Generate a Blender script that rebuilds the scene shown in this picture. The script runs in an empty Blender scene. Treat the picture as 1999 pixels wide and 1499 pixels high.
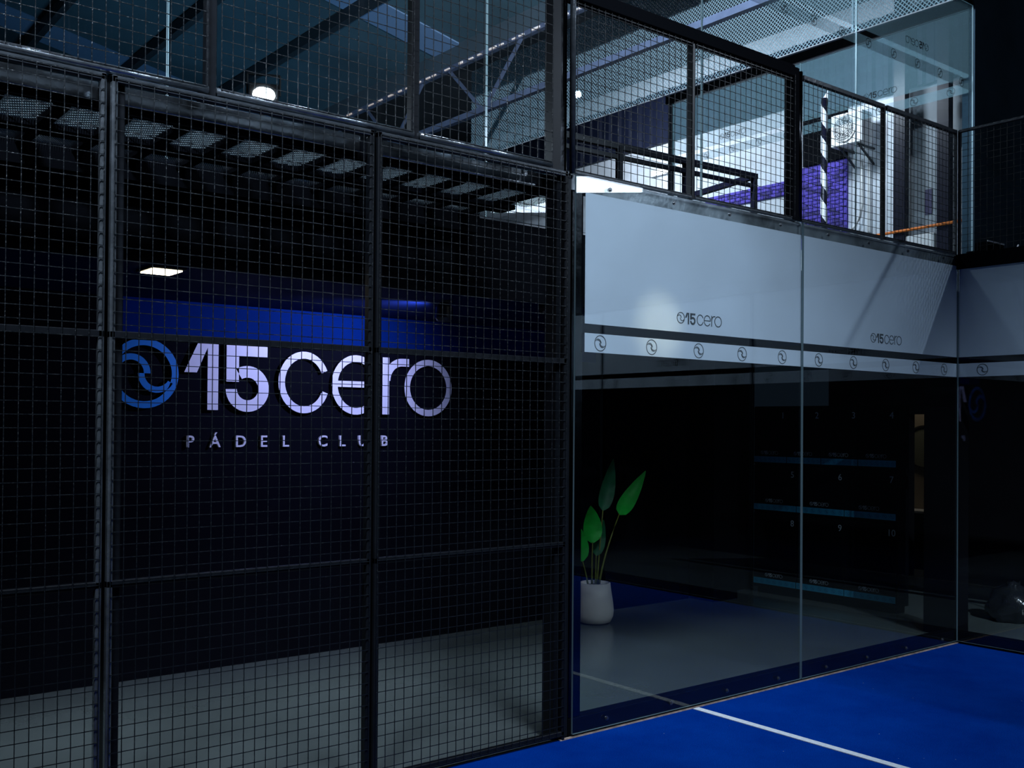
import bpy, math, random
from mathutils import Vector, Matrix
random.seed(7)
S = bpy.context.scene
C = S.collection

# ------------------------------------------------------------------ camera
yaw, pitch, roll = 0.672458, 0.0097522, 0.0075767
cy_, sy_ = math.cos(yaw), math.sin(yaw)
F = Vector((sy_*math.cos(pitch), cy_*math.cos(pitch), math.sin(pitch)))
R0 = Vector((cy_, -sy_, 0)); U0 = R0.cross(F)
Rv = R0*math.cos(roll) + U0*math.sin(roll)
Uv = U0*math.cos(roll) - R0*math.sin(roll)
cam = bpy.data.objects.new('camera', bpy.data.cameras.new('camera'))
C.objects.link(cam)
CAMP = Vector((-7.65700, -4.08670, 1.65702))
M = Matrix(((Rv.x, Uv.x, -F.x, CAMP.x), (Rv.y, Uv.y, -F.y, CAMP.y), (Rv.z, Uv.z, -F.z, CAMP.z), (0, 0, 0, 1)))
cam.matrix_world = M
cam.data.sensor_fit = 'HORIZONTAL'
cam.data.sensor_width = 36.0
cam.data.lens = 36.0*2007.9053/1999
cam.data.shift_y = 60.14/1999
cam.data.clip_end = 200
S.camera = cam

# ------------------------------------------------------------------ world, exposure, lamps
w = bpy.data.worlds.new('night'); S.world = w; w.use_nodes = True
w.node_tree.nodes['Background'].inputs[0].default_value = (0.35, 0.62, 1.0, 1)
w.node_tree.nodes['Background'].inputs[1].default_value = 0.008
S.view_settings.view_transform = 'Standard'
S.view_settings.look = 'None'
S.view_settings.exposure = 0.0
S.view_settings.gamma = 1.0
S.view_settings.use_curve_mapping = False

def lamp(name, kind, loc, target, power, color, size=0.3, size_y=None, spot=None, blend=0.5):
    d = bpy.data.lights.new(name, kind)
    d.energy = power; d.color = color
    if kind == 'AREA':
        d.shape = 'RECTANGLE'; d.size = size; d.size_y = size_y or size
    else:
        d.shadow_soft_size = size
    if kind == 'SPOT':
        d.spot_size = math.radians(spot or 90); d.spot_blend = blend
    o = bpy.data.objects.new(name, d); C.objects.link(o)
    o.location = loc
    v = Vector(target) - Vector(loc)
    o.rotation_euler = v.to_track_quat('-Z', 'Y').to_euler()
    return o
COOL = (0.68, 0.82, 1.0)
lamp('court_floodlight', 'SPOT', (2.0, -4.6, 6.3), (-3.9, 0.0, 2.2), 440, COOL, 0.045, spot=58, blend=0.5)
lamp('court_floodlight_left', 'SPOT', (-5.2, -4.4, 7.6), (-3.9, 0.0, 2.1), 2700, COOL, 1.0, spot=46, blend=1.0)
lamp('court_floodlight_turf', 'SPOT', (-3.0, -8.5, 6.9), (-1.6, -3.6, 0.0), 1300, COOL, 0.2, spot=60, blend=1.0)  # added fill to brighten the turf
lamp('end_glass_floodlight', 'SPOT', (-4.5, -8.8, 6.9), (0.0, -4.4, 2.5), 4500, COOL, 0.05, spot=42, blend=1.0)  # added lamp, lifts the end film so the side glass mirrors it
lamp('far_court_floodlight', 'AREA', (3.75, -8.0, 5.54), (-3.4, 0, 4.4), 24, COOL, 1.3, 0.26)  # added out of view, sized so its glint lands on the top beam
lamp('upper_court_floodlight', 'AREA', (-4.2, 2.3, 6.6), (-0.6, -0.8, 1.8), 40, COOL, 0.4, 0.3)
lamp('upper_left_floodlight', 'SPOT', (-8.0, -2.4, 6.2), (-6.6, 0.3, 2.95), 2300, COOL, 0.5, spot=46, blend=0.9)
lamp('upper_hall_floodlight', 'SPOT', (-3.0, 1.7, 5.5), (2.2, 4.4, 6.3), 1500, COOL, 0.03, spot=105, blend=0.6)  # added fill for the upper end film and the net
lamp('end_wall_floodlight', 'AREA', (4.3, 8.6, 6.9), (6.5, 8.0, 5.7), 135, (0.80, 0.88, 1.0), 1.6, 0.4)  # added fill, unseen from behind, brightens the white end wall
lamp('end_wall_floodlight_right', 'AREA', (4.8, 4.9, 7.0), (6.5, 4.6, 5.4), 70, (0.80, 0.88, 1.0), 0.5, 0.4)  # added fill for the unit and the grey part of the end wall
lamp('hall_lamp', 'AREA', (-2.5, 9.0, 3.4), (-2.5, 9.6, 7.0), 50, (0.28, 0.62, 1.0), 1.2, 1.2)  # added bluish fill aimed up at the roof
lamp('sign_spot', 'SPOT', (-3.86, 1.50, 2.40), (-4.2, 2.65, 1.9), 100, (0.42, 0.46, 1.0), 0.03, spot=124, blend=0.9)

# ------------------------------------------------------------------ materials
def node_mat(name):
    m = bpy.data.materials.new(name); m.use_nodes = True
    return m, m.node_tree.nodes, m.node_tree.links
def pbr(name, col, rough=0.5, metal=0.0, noise=0.0, nscale=8.0, bump=0.0, bscale=30.0, spec=0.5, col2=None, emit=None, estr=0.0, coat=0.0):
    m, N, L = node_mat(name)
    b = N['Principled BSDF']
    b.inputs['Base Color'].default_value = (*col, 1)
    b.inputs['Roughness'].default_value = rough
    b.inputs['Metallic'].default_value = metal
    b.inputs['Specular IOR Level'].default_value = spec
    b.inputs['Coat Weight'].default_value = coat
    tc = N.new('ShaderNodeTexCoord')
    if noise or col2:
        n = N.new('ShaderNodeTexNoise'); n.inputs['Scale'].default_value = nscale; n.inputs['Detail'].default_value = 6
        L.new(tc.outputs['Object'], n.inputs['Vector'])
        r = N.new('ShaderNodeValToRGB')
        c2 = col2 or tuple(c*(1+noise) for c in col)
        c1 = col if col2 else tuple(c*(1-noise) for c in col)
        r.color_ramp.elements[0].position = 0.3; r.color_ramp.elements[0].color = (*c1, 1)
        r.color_ramp.elements[1].position = 0.7; r.color_ramp.elements[1].color = (*c2, 1)
        L.new(n.outputs['Fac'], r.inputs['Fac']); L.new(r.outputs['Color'], b.inputs['Base Color'])
    if bump:
        n2 = N.new('ShaderNodeTexNoise'); n2.inputs['Scale'].default_value = bscale; n2.inputs['Detail'].default_value = 4
        L.new(tc.outputs['Object'], n2.inputs['Vector'])
        bp = N.new('ShaderNodeBump'); bp.inputs['Strength'].default_value = bump; bp.inputs['Distance'].default_value = 0.02
        L.new(n2.outputs['Fac'], bp.inputs['Height']); L.new(bp.outputs['Normal'], b.inputs['Normal'])
    if emit:
        b.inputs['Emission Color'].default_value = (*emit, 1); b.inputs['Emission Strength'].default_value = estr
    return m
def glass(name, tint, rough=0.0, refl=0.9):
    m, N, L = node_mat(name)
    N.remove(N['Principled BSDF'])
    t = N.new('ShaderNodeBsdfTransparent'); t.inputs[0].default_value = (*tint, 1)
    g = N.new('ShaderNodeBsdfGlossy'); g.inputs['Roughness'].default_value = rough
    f = N.new('ShaderNodeFresnel')                # a straight-through sheet: same reflectance on the entry and the exit face
    ge = N.new('ShaderNodeNewGeometry'); ma = N.new('ShaderNodeMath'); ma.operation = 'MULTIPLY_ADD'
    ma.inputs[1].default_value = 1/1.5-1.5; ma.inputs[2].default_value = 1.5
    L.new(ge.outputs['Backfacing'], ma.inputs[0]); L.new(ma.outputs[0], f.inputs[0])
    x = N.new('ShaderNodeMixShader')
    mu = N.new('ShaderNodeMath'); mu.operation = 'MULTIPLY'; mu.inputs[1].default_value = refl
    L.new(f.outputs[0], mu.inputs[0]); L.new(mu.outputs[0], x.inputs[0]); L.new(t.outputs[0], x.inputs[1]); L.new(g.outputs[0], x.inputs[2])
    L.new(x.outputs[0], N['Material Output'].inputs['Surface'])
    return m
def film(name, col, clear, trans, mottle=0.06):
    m, N, L = node_mat(name)
    N.remove(N['Principled BSDF'])
    tc = N.new('ShaderNodeTexCoord')
    n = N.new('ShaderNodeTexNoise'); n.inputs['Scale'].default_value = 1.6; n.inputs['Detail'].default_value = 5
    L.new(tc.outputs['Object'], n.inputs['Vector'])
    r = N.new('ShaderNodeValToRGB')
    r.color_ramp.elements[0].position = 0.3; r.color_ramp.elements[0].color = (*[c*(1-mottle) for c in col], 1)
    r.color_ramp.elements[1].position = 0.7; r.color_ramp.elements[1].color = (*[c*(1+mottle) for c in col], 1)
    L.new(n.outputs['Fac'], r.inputs['Fac'])
    d = N.new('ShaderNodeBsdfDiffuse'); L.new(r.outputs[0], d.inputs[0])
    tl = N.new('ShaderNodeBsdfTranslucent'); L.new(r.outputs[0], tl.inputs[0])
    t = N.new('ShaderNodeBsdfTransparent')
    a = N.new('ShaderNodeMixShader'); a.inputs[0].default_value = trans
    L.new(d.outputs[0], a.inputs[1]); L.new(tl.outputs[0], a.inputs[2])
    b = N.new('ShaderNodeMixShader'); b.inputs[0].default_value = clear
    L.new(a.outputs[0], b.inputs[1]); L.new(t.outputs[0], b.inputs[2])
    L.new(b.outputs[0], N['Material Output'].inputs['Surface'])
    return m
def emis(name, col, s):
    return pbr(name, (0.8, 0.8, 0.8), 0.4, emit=col, estr=s)

def turf_mat():
    m, N, L = node_mat('turf')
    b = N['Principled BSDF']; b.inputs['Roughness'].default_value = 0.9; b.inputs['Specular IOR Level'].default_value = 0.0
    tc = N.new('ShaderNodeTexCoord')
    n1 = N.new('ShaderNodeTexNoise'); n1.inputs['Scale'].default_value = 1.3; n1.inputs['Detail'].default_value = 8; n1.inputs['Roughness'].default_value = 0.7
    n2 = N.new('ShaderNodeTexNoise'); n2.inputs['Scale'].default_value = 220; n2.inputs['Detail'].default_value = 2
    n3 = N.new('ShaderNodeTexNoise'); n3.inputs['Scale'].default_value = 38; n3.inputs['Detail'].default_value = 1
    for n in (n1, n2, n3): L.new(tc.outputs['Object'], n.inputs['Vector'])
    r = N.new('ShaderNodeValToRGB')
    r.color_ramp.elements[0].position = 0.3; r.color_ramp.elements[0].color = (0.0, 0.022, 0.20, 1)
    r.color_ramp.elements[1].position = 0.72; r.color_ramp.elements[1].color = (0.001, 0.042, 0.29, 1)
    L.new(n1.outputs['Fac'], r.inputs['Fac'])
    r2 = N.new('ShaderNodeValToRGB')
    r2.color_ramp.elements[0].position = 0.3; r2.color_ramp.elements[0].color = (0.72, 0.72, 0.72, 1)
    r2.color_ramp.elements[1].position = 0.7; r2.color_ramp.elements[1].color = (1.2, 1.2, 1.2, 1)
    L.new(n2.outputs['Fac'], r2.inputs['Fac'])
    mx = N.new('ShaderNodeMix'); mx.data_type = 'RGBA'; mx.blend_type = 'MULTIPLY'; mx.inputs[0].default_value = 1
    L.new(r.outputs[0], mx.inputs[6]); L.new(r2.outputs[0], mx.inputs[7])
    r3 = N.new('ShaderNodeValToRGB')          # sand grains lying in the pile
    r3.color_ramp.elements[0].position = 0.80; r3.color_ramp.elements[0].color = (0, 0, 0, 1)
    r3.color_ramp.elements[1].position = 0.84; r3.color_ramp.elements[1].color = (0.5, 0.5, 0.5, 1)
    L.new(n3.outputs['Fac'], r3.inputs['Fac'])
    m2 = N.new('ShaderNodeMix'); m2.data_type = 'RGBA'
    L.new(r3.outputs[0], m2.inputs[0]); L.new(mx.outputs[2], m2.inputs[6]); m2.inputs[7].default_value = (0.4, 0.45, 0.6, 1)
    L.new(m2.outputs[2], b.inputs['Base Color'])
    bp = N.new('ShaderNodeBump'); bp.inputs['Strength'].default_value = 0.5; bp.inputs['Distance'].default_value = 0.01
    L.new(n2.outputs['Fac'], bp.inputs['Height']); L.new(bp.outputs['Normal'], b.inputs['Normal'])
    return m
MT = dict(
    turf=turf_mat(),
    line=pbr('line_white', (0.62, 0.66, 0.70), 0.9, noise=0.12, nscale=60),
    sand=pbr('sand_edge', (0.34, 0.25, 0.20), 0.9, noise=0.4, nscale=25),
    concrete=pbr('concrete_floor', (0.090, 0.107, 0.105), 0.25, noise=0.10, nscale=1.2, bump=0.03, bscale=5),
    black=pbr('black_paint', (0.0025, 0.003, 0.0045), 0.8, spec=0.03),
    darkwall=pbr('dark_wall', (0.004, 0.004, 0.0055), 0.8, noise=0.15, nscale=3, spec=0.04),
    board=pbr('sign_board', (0.0038, 0.0044, 0.0078), 0.8, noise=0.15, nscale=3, spec=0.03),
    bluewall=pbr('navy_wall', (0.001, 0.020, 0.13), 0.7, noise=0.1, nscale=3, spec=0.02),  # blue of the lamplight put into the wall colour
    ceil=pbr('corridor_ceiling', (0.003, 0.010, 0.055), 0.7, spec=0.03),
    steel=pbr('black_steel', (0.005, 0.006, 0.008), 0.38, noise=0.2, nscale=12, spec=0.2),
    gloss=pbr('gloss_steel', (0.028, 0.03, 0.034), 0.2, metal=1.0, noise=0.5, nscale=4, bump=0.25, bscale=6),
    band=pbr('stained_steel', (0.05, 0.055, 0.06), 0.25, metal=0.35, nscale=3.2, col2=(0.34,0.38,0.42), bump=0.3, bscale=8),  # pale mottle painted in for reflections on the glossy steel
    wire=pbr('coated_wire', (0.006, 0.008, 0.010), 0.35, spec=0.35, bump=0.4, bscale=60),
    fascia=pbr('fascia_plate', (0.34, 0.37, 0.40), 0.2, metal=1.0, noise=0.5, nscale=5, bump=0.25, bscale=6),
    rail=pbr('painted_tube', (0.045, 0.052, 0.06), 0.28, metal=0.4, noise=0.25, nscale=20, bump=0.1, bscale=40),
    shiny=pbr('bare_tube', (0.34, 0.38, 0.42), 0.24, metal=0.9, noise=0.3, nscale=14, bump=0.15, bscale=30),  # brighter copy of the tubes, for those shining in the lamplight
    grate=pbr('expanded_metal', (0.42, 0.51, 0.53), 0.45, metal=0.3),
    gratedark=pbr('expanded_metal_worn', (0.26, 0.32, 0.34), 0.5, metal=0.3),  # darker copy of the grating, for the dimmer light on the inner row
    net=pbr('fine_net', (0.42, 0.58, 0.64), 0.6),
    glass=glass('clear_glass', (0.95, 0.975, 0.975)),
    glassup=glass('clear_glass_upper', (0.95, 0.975, 0.98)),
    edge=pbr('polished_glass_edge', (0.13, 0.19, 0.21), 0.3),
    edgeup=pbr('bright_glass_edge', (0.62, 0.82, 0.86), 0.3),  # pale colour stands in for lamplight caught by the upper edges
    film=film('frosted_film', (0.68, 0.74, 0.82), 0.02, 0.30),
    filmup=film('frosted_film_upper', (0.46, 0.68, 0.74), 0.74, 0.30),
    print=pbr('black_print', (0.012, 0.016, 0.02), 0.6),
    bolt=pbr('bolt_steel', (0.16, 0.17, 0.18), 0.3, metal=0.9),
    white=pbr('white_acrylic', (0.80, 0.80, 0.82), 0.4),
    signside=pbr('sign_side_black', (0.01, 0.01, 0.012), 0.5),
    blue=pbr('blue_acrylic', (0.006, 0.22, 0.62), 0.4),
    brushed=pbr('brushed_letters', (0.62, 0.64, 0.68), 0.35, metal=0.3),
    pot=pbr('white_pot', (0.66, 0.62, 0.55), 0.6, noise=0.05, nscale=10),
    soil=pbr('soil', (0.03, 0.022, 0.015), 0.9),
    leaf=pbr('leaf_green', (0.004, 0.27, 0.022), 0.55, noise=0.25, nscale=9, spec=0.25),
    leafd=pbr('leaf_dark', (0.004, 0.085, 0.03), 0.55, noise=0.3, nscale=9, spec=0.25),
    stem=pbr('stem_olive', (0.13, 0.15, 0.02), 0.5),
    lockerdoor=pbr('locker_door', (0.003, 0.0035, 0.005), 0.7, spec=0.04),
    lockerblue=pbr('locker_strip_blue', (0.035, 0.34, 0.55), 0.5),
    lockerbluep=pbr('locker_strip_print', (0.01, 0.10, 0.24), 0.5),
    lockerprint=pbr('locker_print', (0.45, 0.52, 0.58), 0.5),
    block=pbr('white_block_wall', (0.70, 0.74, 0.80), 0.85, noise=0.10, nscale=5, bump=0.25, bscale=14),
    greyblock=pbr('grey_wall', (0.30, 0.33, 0.36), 0.85, noise=0.12, nscale=4, bump=0.2, bscale=14),
    purple=pbr('purple_brick', (0.12, 0.08, 0.55), 0.8, noise=0.45, nscale=5),
    purpled=pbr('purple_brick_dark', (0.05, 0.035, 0.22), 0.8, noise=0.4, nscale=6),
    mortar=pbr('purple_mortar', (0.10, 0.07, 0.42), 0.9),
    clad=pbr('navy_cladding', (0.008, 0.012, 0.032), 0.6, noise=0.1, nscale=4, spec=0.2),
    roof=pbr('roof_sheet', (0.055, 0.10, 0.12), 0.7, noise=0.3, nscale=0.6),
    sky=pbr('skylight_sheet', (0.20, 0.30, 0.46), 0.6, noise=0.1, nscale=0.5),
    roofb=pbr('roof_second_bay', (0.016, 0.026, 0.032), 0.8, noise=0.3, nscale=0.8),
    partition=pbr('partition', (0.035, 0.062, 0.085), 0.8, noise=0.2, nscale=2, spec=0.05),
    gutter=pbr('gutter_sheet', (0.05, 0.07, 0.085), 0.7, noise=0.15, nscale=0.8),
    purlin=pbr('purlin_dark', (0.018, 0.026, 0.032), 0.6),
    chord=pbr('truss_steel', (0.09, 0.11, 0.17), 0.5, noise=0.2, nscale=6),
    acwhite=pbr('ac_white', (0.80, 0.80, 0.80), 0.5),
    acgrey=pbr('ac_grille', (0.13, 0.135, 0.14), 0.5),
    orange=pbr('orange_rail', (0.90, 0.22, 0.03), 0.5),
    navy=pbr('navy_steel', (0.008, 0.008, 0.020), 0.4, spec=0.3),
    poster=pbr('poster_purple', (0.045, 0.04, 0.10), 0.6),
    bag=pbr('bin_bag', (0.012, 0.013, 0.015), 0.18, bump=0.9, bscale=9, spec=0.9),
    warmwall=pbr('warm_wall', (0.26, 0.22, 0.165), 0.8, noise=0.15, nscale=3),
    mirrorrim=pbr('mirror_rim', (0.02, 0.018, 0.015), 0.5),
    mirror=pbr('mirror_face', (0.16, 0.17, 0.13), 0.25),
    warm=emis('warm_led', (1.0, 0.86, 0.55), 9.0),
    cool=emis('cool_led', (0.85, 0.95, 1.0), 40.0),
    tube=emis('tube_led', (0.9, 0.95, 1.0), 3.0),  # glow stands in for the mirror image of lamp tubes
    strip=emis('warm_strip', (1.0, 0.66, 0.42), 0.32),
    lampbody=pbr('lamp_body', (0.02, 0.02, 0.022), 0.4),
)

# ------------------------------------------------------------------ mesh helpers
class MB:
    def __init__(s): s.v = []; s.f = []; s.m = []
    def add(s, vs, fs, mi=0):
        b = len(s.v); s.v += [tuple(v) for v in vs]; s.f += [tuple(i+b for i in f) for f in fs]; s.m += [mi]*len(fs)
    def box(s, x0, x1, y0, y1, z0, z1, mi=0):
        s.add([(x0,y0,z0),(x1,y0,z0),(x1,y1,z0),(x0,y1,z0),(x0,y0,z1),(x1,y0,z1),(x1,y1,z1),(x0,y1,z1)],
              [(0,3,2,1),(4,5,6,7),(0,1,5,4),(1,2,6,5),(2,3,7,6),(3,0,4,7)], mi)
        return s
    def bbox(s, x0, x1, y0, y1, z0, z1, b=0.004, mi=0):          # box with chamfered long edges on every side
        vs = []; 
        for z, i in ((z0, b), (z0+b, 0), (z1-b, 0), (z1, b)):
            for (x, y) in ((x0+b,y0),(x1-b,y0),(x1,y0+b),(x1,y1-b),(x1-b,y1),(x0+b,y1),(x0,y1-b),(x0,y0+b)):
                cx, cy = (x0+x1)/2, (y0+y1)/2
                vs.append((x + (i if x < cx else -i), y + (i if y < cy else -i), z))
        fs = [tuple(range(7, -1, -1)), tuple(range(24, 32))]
        for k in range(3):
            for i in range(8): fs.append((k*8+i, k*8+(i+1) % 8, k*8+8+(i+1) % 8, k*8+8+i))
        s.add(vs, fs, mi); return s
    def bar(s, a, b, w, h=None, n=4, mi=0, caps=True):             # prism from a to b
        a, b = Vector(a), Vector(b); d = (b-a).normalized()
        up = Vector((0,0,1)) if abs(d.z) < 0.95 else Vector((1,0,0))
        x = d.cross(up).normalized(); y = x.cross(d).normalized()
        h = h or w; vs = []
        for p in (a, b):
            for i in range(n):
                if n == 4:
                    sx, sy = ((-1,-1),(1,-1),(1,1),(-1,1))[i]; vs.append(p + x*sx*w/2 + y*sy*h/2)
                else:
                    t = 2*math.pi*i/n; vs.append(p + x*math.cos(t)*w/2 + y*math.sin(t)*h/2)
        fs = [(i, (i+1) % n, n+(i+1) % n, n+i) for i in range(n)]
        if caps: fs += [tuple(range(n-1, -1, -1)), tuple(range(n, 2*n))]
        s.add(vs, fs, mi); return s
    def tube(s, pts, r, n=8, mi=0, r1=None):
        pts = [Vector(p) for p in pts]; rings = []
        for i, p in enumerate(pts):
            d = (pts[min(i+1, len(pts)-1)] - pts[max(i-1, 0)]).normalized()
            up = Vector((0,0,1)) if abs(d.z) < 0.9 else Vector((1,0,0))
            x = d.cross(up).normalized(); y = x.cross(d).normalized()
            rr = r if r1 is None else r + (r1-r)*i/(len(pts)-1)
            rings.append([p + x*math.cos(2*math.pi*k/n)*rr + y*math.sin(2*math.pi*k/n)*rr for k in range(n)])
        vs = [v for q in rings for v in q]; fs = []
        for i in range(len(pts)-1):
            for k in range(n): fs.append((i*n+k, i*n+(k+1) % n, i*n+n+(k+1) % n, i*n+n+k))
        fs += [tuple(range(n-1, -1, -1)), tuple(range(len(vs)-n, len(vs)))]
        s.add(vs, fs, mi); return s
    def lathe(s, prof, n=32, cx=0, cy=0, mi=0):
        vs = []; fs = []
        for r, z in prof:
            for k in range(n): vs.append((cx+r*math.cos(2*math.pi*k/n), cy+r*math.sin(2*math.pi*k/n), z))
        for i in range(len(prof)-1):
            for k in range(n): fs.append((i*n+k, i*n+(k+1) % n, i*n+n+(k+1) % n, i*n+n+k))
        fs += [tuple(range(n-1, -1, -1)), tuple(range(len(vs)-n, len(vs)))]
        s.add(vs, fs, mi); return s
    # flat shapes in a plane: fr = (origin, ex, ez, en), extruded d0..d1 along en
    def poly(s, pts, fr, d0, d1, mi=0, ms=None):
        o, ex, ez, en = fr; n = len(pts)
        lo = [o + ex*u + ez*v + en*d0 for u, v in pts]; hi = [o + ex*u + ez*v + en*d1 for u, v in pts]
        b = len(s.v); s.v += [tuple(p) for p in lo+hi]
        s.f += [tuple(b+i for i in range(n-1, -1, -1)), tuple(b+n+i for i in range(n))]; s.m += [mi, mi]
        s.f += [(b+i, b+(i+1) % n, b+n+(i+1) % n, b+n+i) for i in range(n)]; s.m += [mi if ms is None else ms]*n
        return s
    def arc(s, cx, cz, rxo, rzo, rxi, rzi, a0, a1, fr, d0, d1, n=28, mi=0, ms=None, taper=None):
        o, ex, ez, en = fr; full = abs(a1-a0) >= 359.9; b = len(s.v)
        for i in range(n+1):
            t = math.radians(a0+(a1-a0)*i/n); c, q = math.cos(t), math.sin(t)
            k = 1.0 if taper is None else taper[0]+(taper[1]-taper[0])*i/n
            for (rx, rz) in ((rxo, rzo), (rxo+(rxi-rxo)*k, rzo+(rzi-rzo)*k)):
                for d in (d0, d1): s.v.append(tuple(o + ex*(cx+rx*c) + ez*(cz+rz*q) + en*d))
        sm = mi if ms is None else ms
        for i in range(n):
            p, q = b+4*i, b+4*i+4
            s.f += [(p+1, q+1, q+3, p+3), (p, p+2, q+2, q), (p, q, q+1, p+1), (p+2, p+3, q+3, q+2)]; s.m += [mi, mi, sm, sm]
        if not full:
            e = b+4*n
            s.f += [(b, b+1, b+3, b+2), (e, e+2, e+3, e+1)]; s.m += [sm, sm]
        return s
    def mesh(s, name, mats, smooth=False):
        me = bpy.data.meshes.new(name); me.from_pydata(s.v, [], s.f)
        for m in (mats if isinstance(mats, (list, tuple)) else [mats]): me.materials.append(m)
        me.polygons.foreach_set('material_index', s.m)
        if smooth: me.polygons.foreach_set('use_smooth', [True]*len(s.f))
        me.update(); return me
    def build(s, name, mats, parent=None, kind=None, smooth=False):
        o = bpy.data.objects.new(name, s.mesh(name, mats, smooth)); C.objects.link(o)
        if parent is not None:
            o.parent = parent; 
            o.matrix_parent_inverse = Matrix.Translation(-world_loc(parent))
        if kind: o['kind'] = kind
        return o
def world_loc(o):
    v = Vector(o.location)
    # parts keep their vertices in world space: an object with a mesh sits at the origin of its parent chain
    if o.type != 'EMPTY': return Vector((0, 0, 0))
    return v
def tag(o, label, cat, group=None):
    o['label'] = label; o['category'] = cat
    if group: o['group'] = group
    return o
def thing(name, label, cat, loc=(0,0,0), group=None):
    o = bpy.data.objects.new(name, None); C.objects.link(o); o.location = loc; o.empty_display_size = 0.1
    return tag(o, label, cat, group)
def struct(name, mb, m, label=None):
    o = mb.build(name, m, kind='structure')
    if label: o['label'] = label
    return o
def shared(name, me, parent, loc=(0,0,0), kind=None):
    o = bpy.data.objects.new(name, me); C.objects.link(o)
    o.parent = parent
    o.matrix_parent_inverse = Matrix.Translation(-world_loc(parent))
    o.location = loc
    if kind: o['kind'] = kind
    return o
X, Y, Z = Vector((1,0,0)), Vector((0,1,0)), Vector((0,0,1))

# ------------------------------------------------------------------ lettering
def emblem(mb, fr, cx, cz, r, d0, d1, wt=1.0, ms=None, n=40):
    mb.arc(cx, cz, r, r, r*(1-0.20*wt), r*(1-0.20*wt), 0, 360, fr, d0, d1, n, ms=ms)
    for sg in (1, -1):
        f2 = (fr[0] + fr[1]*cx + fr[2]*cz, fr[1]*sg, fr[2]*sg, fr[3])
        # one arm of the swirl: leaves the ring, arches over and drops to the centre
        ro, ri = 0.54*r, 0.54*r-0.19*wt*r
        mb.arc(-0.36*r, 0, ro, ro*1.02, ri, ri*1.02, 0, 150, f2, d0, d1, n//2, ms=ms, taper=(1.0, 0.85))
        if wt < 0.7:                                              # printed emblem: a second hairline edge of the arm
            ri2 = 0.33*r
            mb.arc(-0.36*r, 0, ri2+0.08*r, ri2+0.08*r, ri2, ri2, 0, 120, f2, d0, d1, n//3, ms=ms)
def digit1(mb, fr, x, z, k, d0, d1, ms=None):
    f = (fr[0]+fr[1]*x+fr[2]*z, fr[1]*k, fr[2]*k, fr[3])
    mb.poly([(0,.248),(.086,.248),(.160,.418),(.160,0),(.235,0),(.235,.447),(.093,.447)], f, d0, d1, ms=ms)
def digit5(mb, fr, x, z, k, d0, d1, ms=None):
    f = (fr[0]+fr[1]*x+fr[2]*z, fr[1]*k, fr[2]*k, fr[3])
    mb.poly([(.015,.195),(.105,.195),(.105,.372),(.313,.372),(.313,.447),(.015,.447)], f, d0, d1, ms=ms)
    mb.arc(.168, .148, .158, .158, .078, .078, 182, 482, f, d0, d1, 32, ms=ms)
def letter_c(mb, fr, x, z, k, d0, d1, wt=1, ms=None):
    f = (fr[0]+fr[1]*x+fr[2]*z, fr[1]*k, fr[2]*k, fr[3])
    mb.arc(.2, .213, .2, .22, .2-.05*wt, .22-.05*wt, 24, 340, f, d0, d1, 36, ms=ms)
def letter_e(mb, fr, x, z, k, d0, d1, wt=1, ms=None):
    f = (fr[0]+fr[1]*x+fr[2]*z, fr[1]*k, fr[2]*k, fr[3])
    mb.arc(.205, .213, .205, .22, .205-.05*wt, .22-.05*wt, 0, 328, f, d0, d1, 36, ms=ms)
    mb.poly([(.03,.195),(.408,.195),(.405,.195+.045*wt),(.03,.195+.045*wt)], f, d0-0.0002, d1-0.0002, ms=ms)
def letter_r(mb, fr, x, z, k, d0, d1, wt=1, ms=None):
    f = (fr[0]+fr[1]*x+fr[2]*z, fr[1]*k, fr[2]*k, fr[3]); w = .056*wt
    mb.poly([(0,0),(w,0),(w,.43),(0,.43)], f, d0, d1, ms=ms)
    mb.arc(.175, .255, .175-.01, .172, .175-.01-w, .172-w, 90, 180, f, d0-0.0002, d1-0.0002, 14, ms=ms)
    mb.poly([(.174,.427-w),(.236,.427-w),(.236,.427),(.174,.427)], f, d0-0.0002, d1-0.0002, ms=ms)
def letter_o(mb, fr, x, z, k, d0, d1, wt=1, ms=None):
    f = (fr[0]+fr[1]*x+fr[2]*z, fr[1]*k, fr[2]*k, fr[3])
    mb.arc(.22, .213, .22, .22, .22-.05*wt, .22-.05*wt, 0, 360, f, d0, d1, 40, ms=ms)
def logo(mb, fr, x, z, k, d0, d1, wt=0.72):                       # the whole wordmark, x = left edge, k = scale on the wall sign
    emblem(mb, fr, x+.215*k, z+.225*k, .225*k, d0, d1, wt, n=28)
    digit1(mb, fr, x+.46*k, z, k, d0, d1); digit5(mb, fr, x+.74*k, z, k, d0, d1)
    letter_c(mb, fr, x+1.145*k, z, k, d0, d1, wt); letter_e(mb, fr, x+1.56*k, z, k, d0, d1, wt)
    letter_r(mb, fr, x+2.01*k, z, k, d0, d1, wt); letter_o(mb, fr, x+2.2*k, z, k, d0, d1, wt)
def text_mesh(txt, size, mats, extr, bold=0.0):                    # built-in font, no file
    cu = bpy.data.curves.new('t', 'FONT'); cu.body = txt; cu.size = size; cu.extrude = extr; cu.offset = bold
    cu.align_x = 'CENTER'; cu.resolution_u = 4
    o = bpy.data.objects.new('t', cu); C.objects.link(o)
    dg = bpy.context.evaluated_depsgraph_get()
    me = bpy.data.meshes.new_from_object(o.evaluated_get(dg))
    bpy.data.objects.remove(o); bpy.data.curves.remove(cu)
    me.materials.clear(); me.materials.append(mats)
    return me
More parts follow.
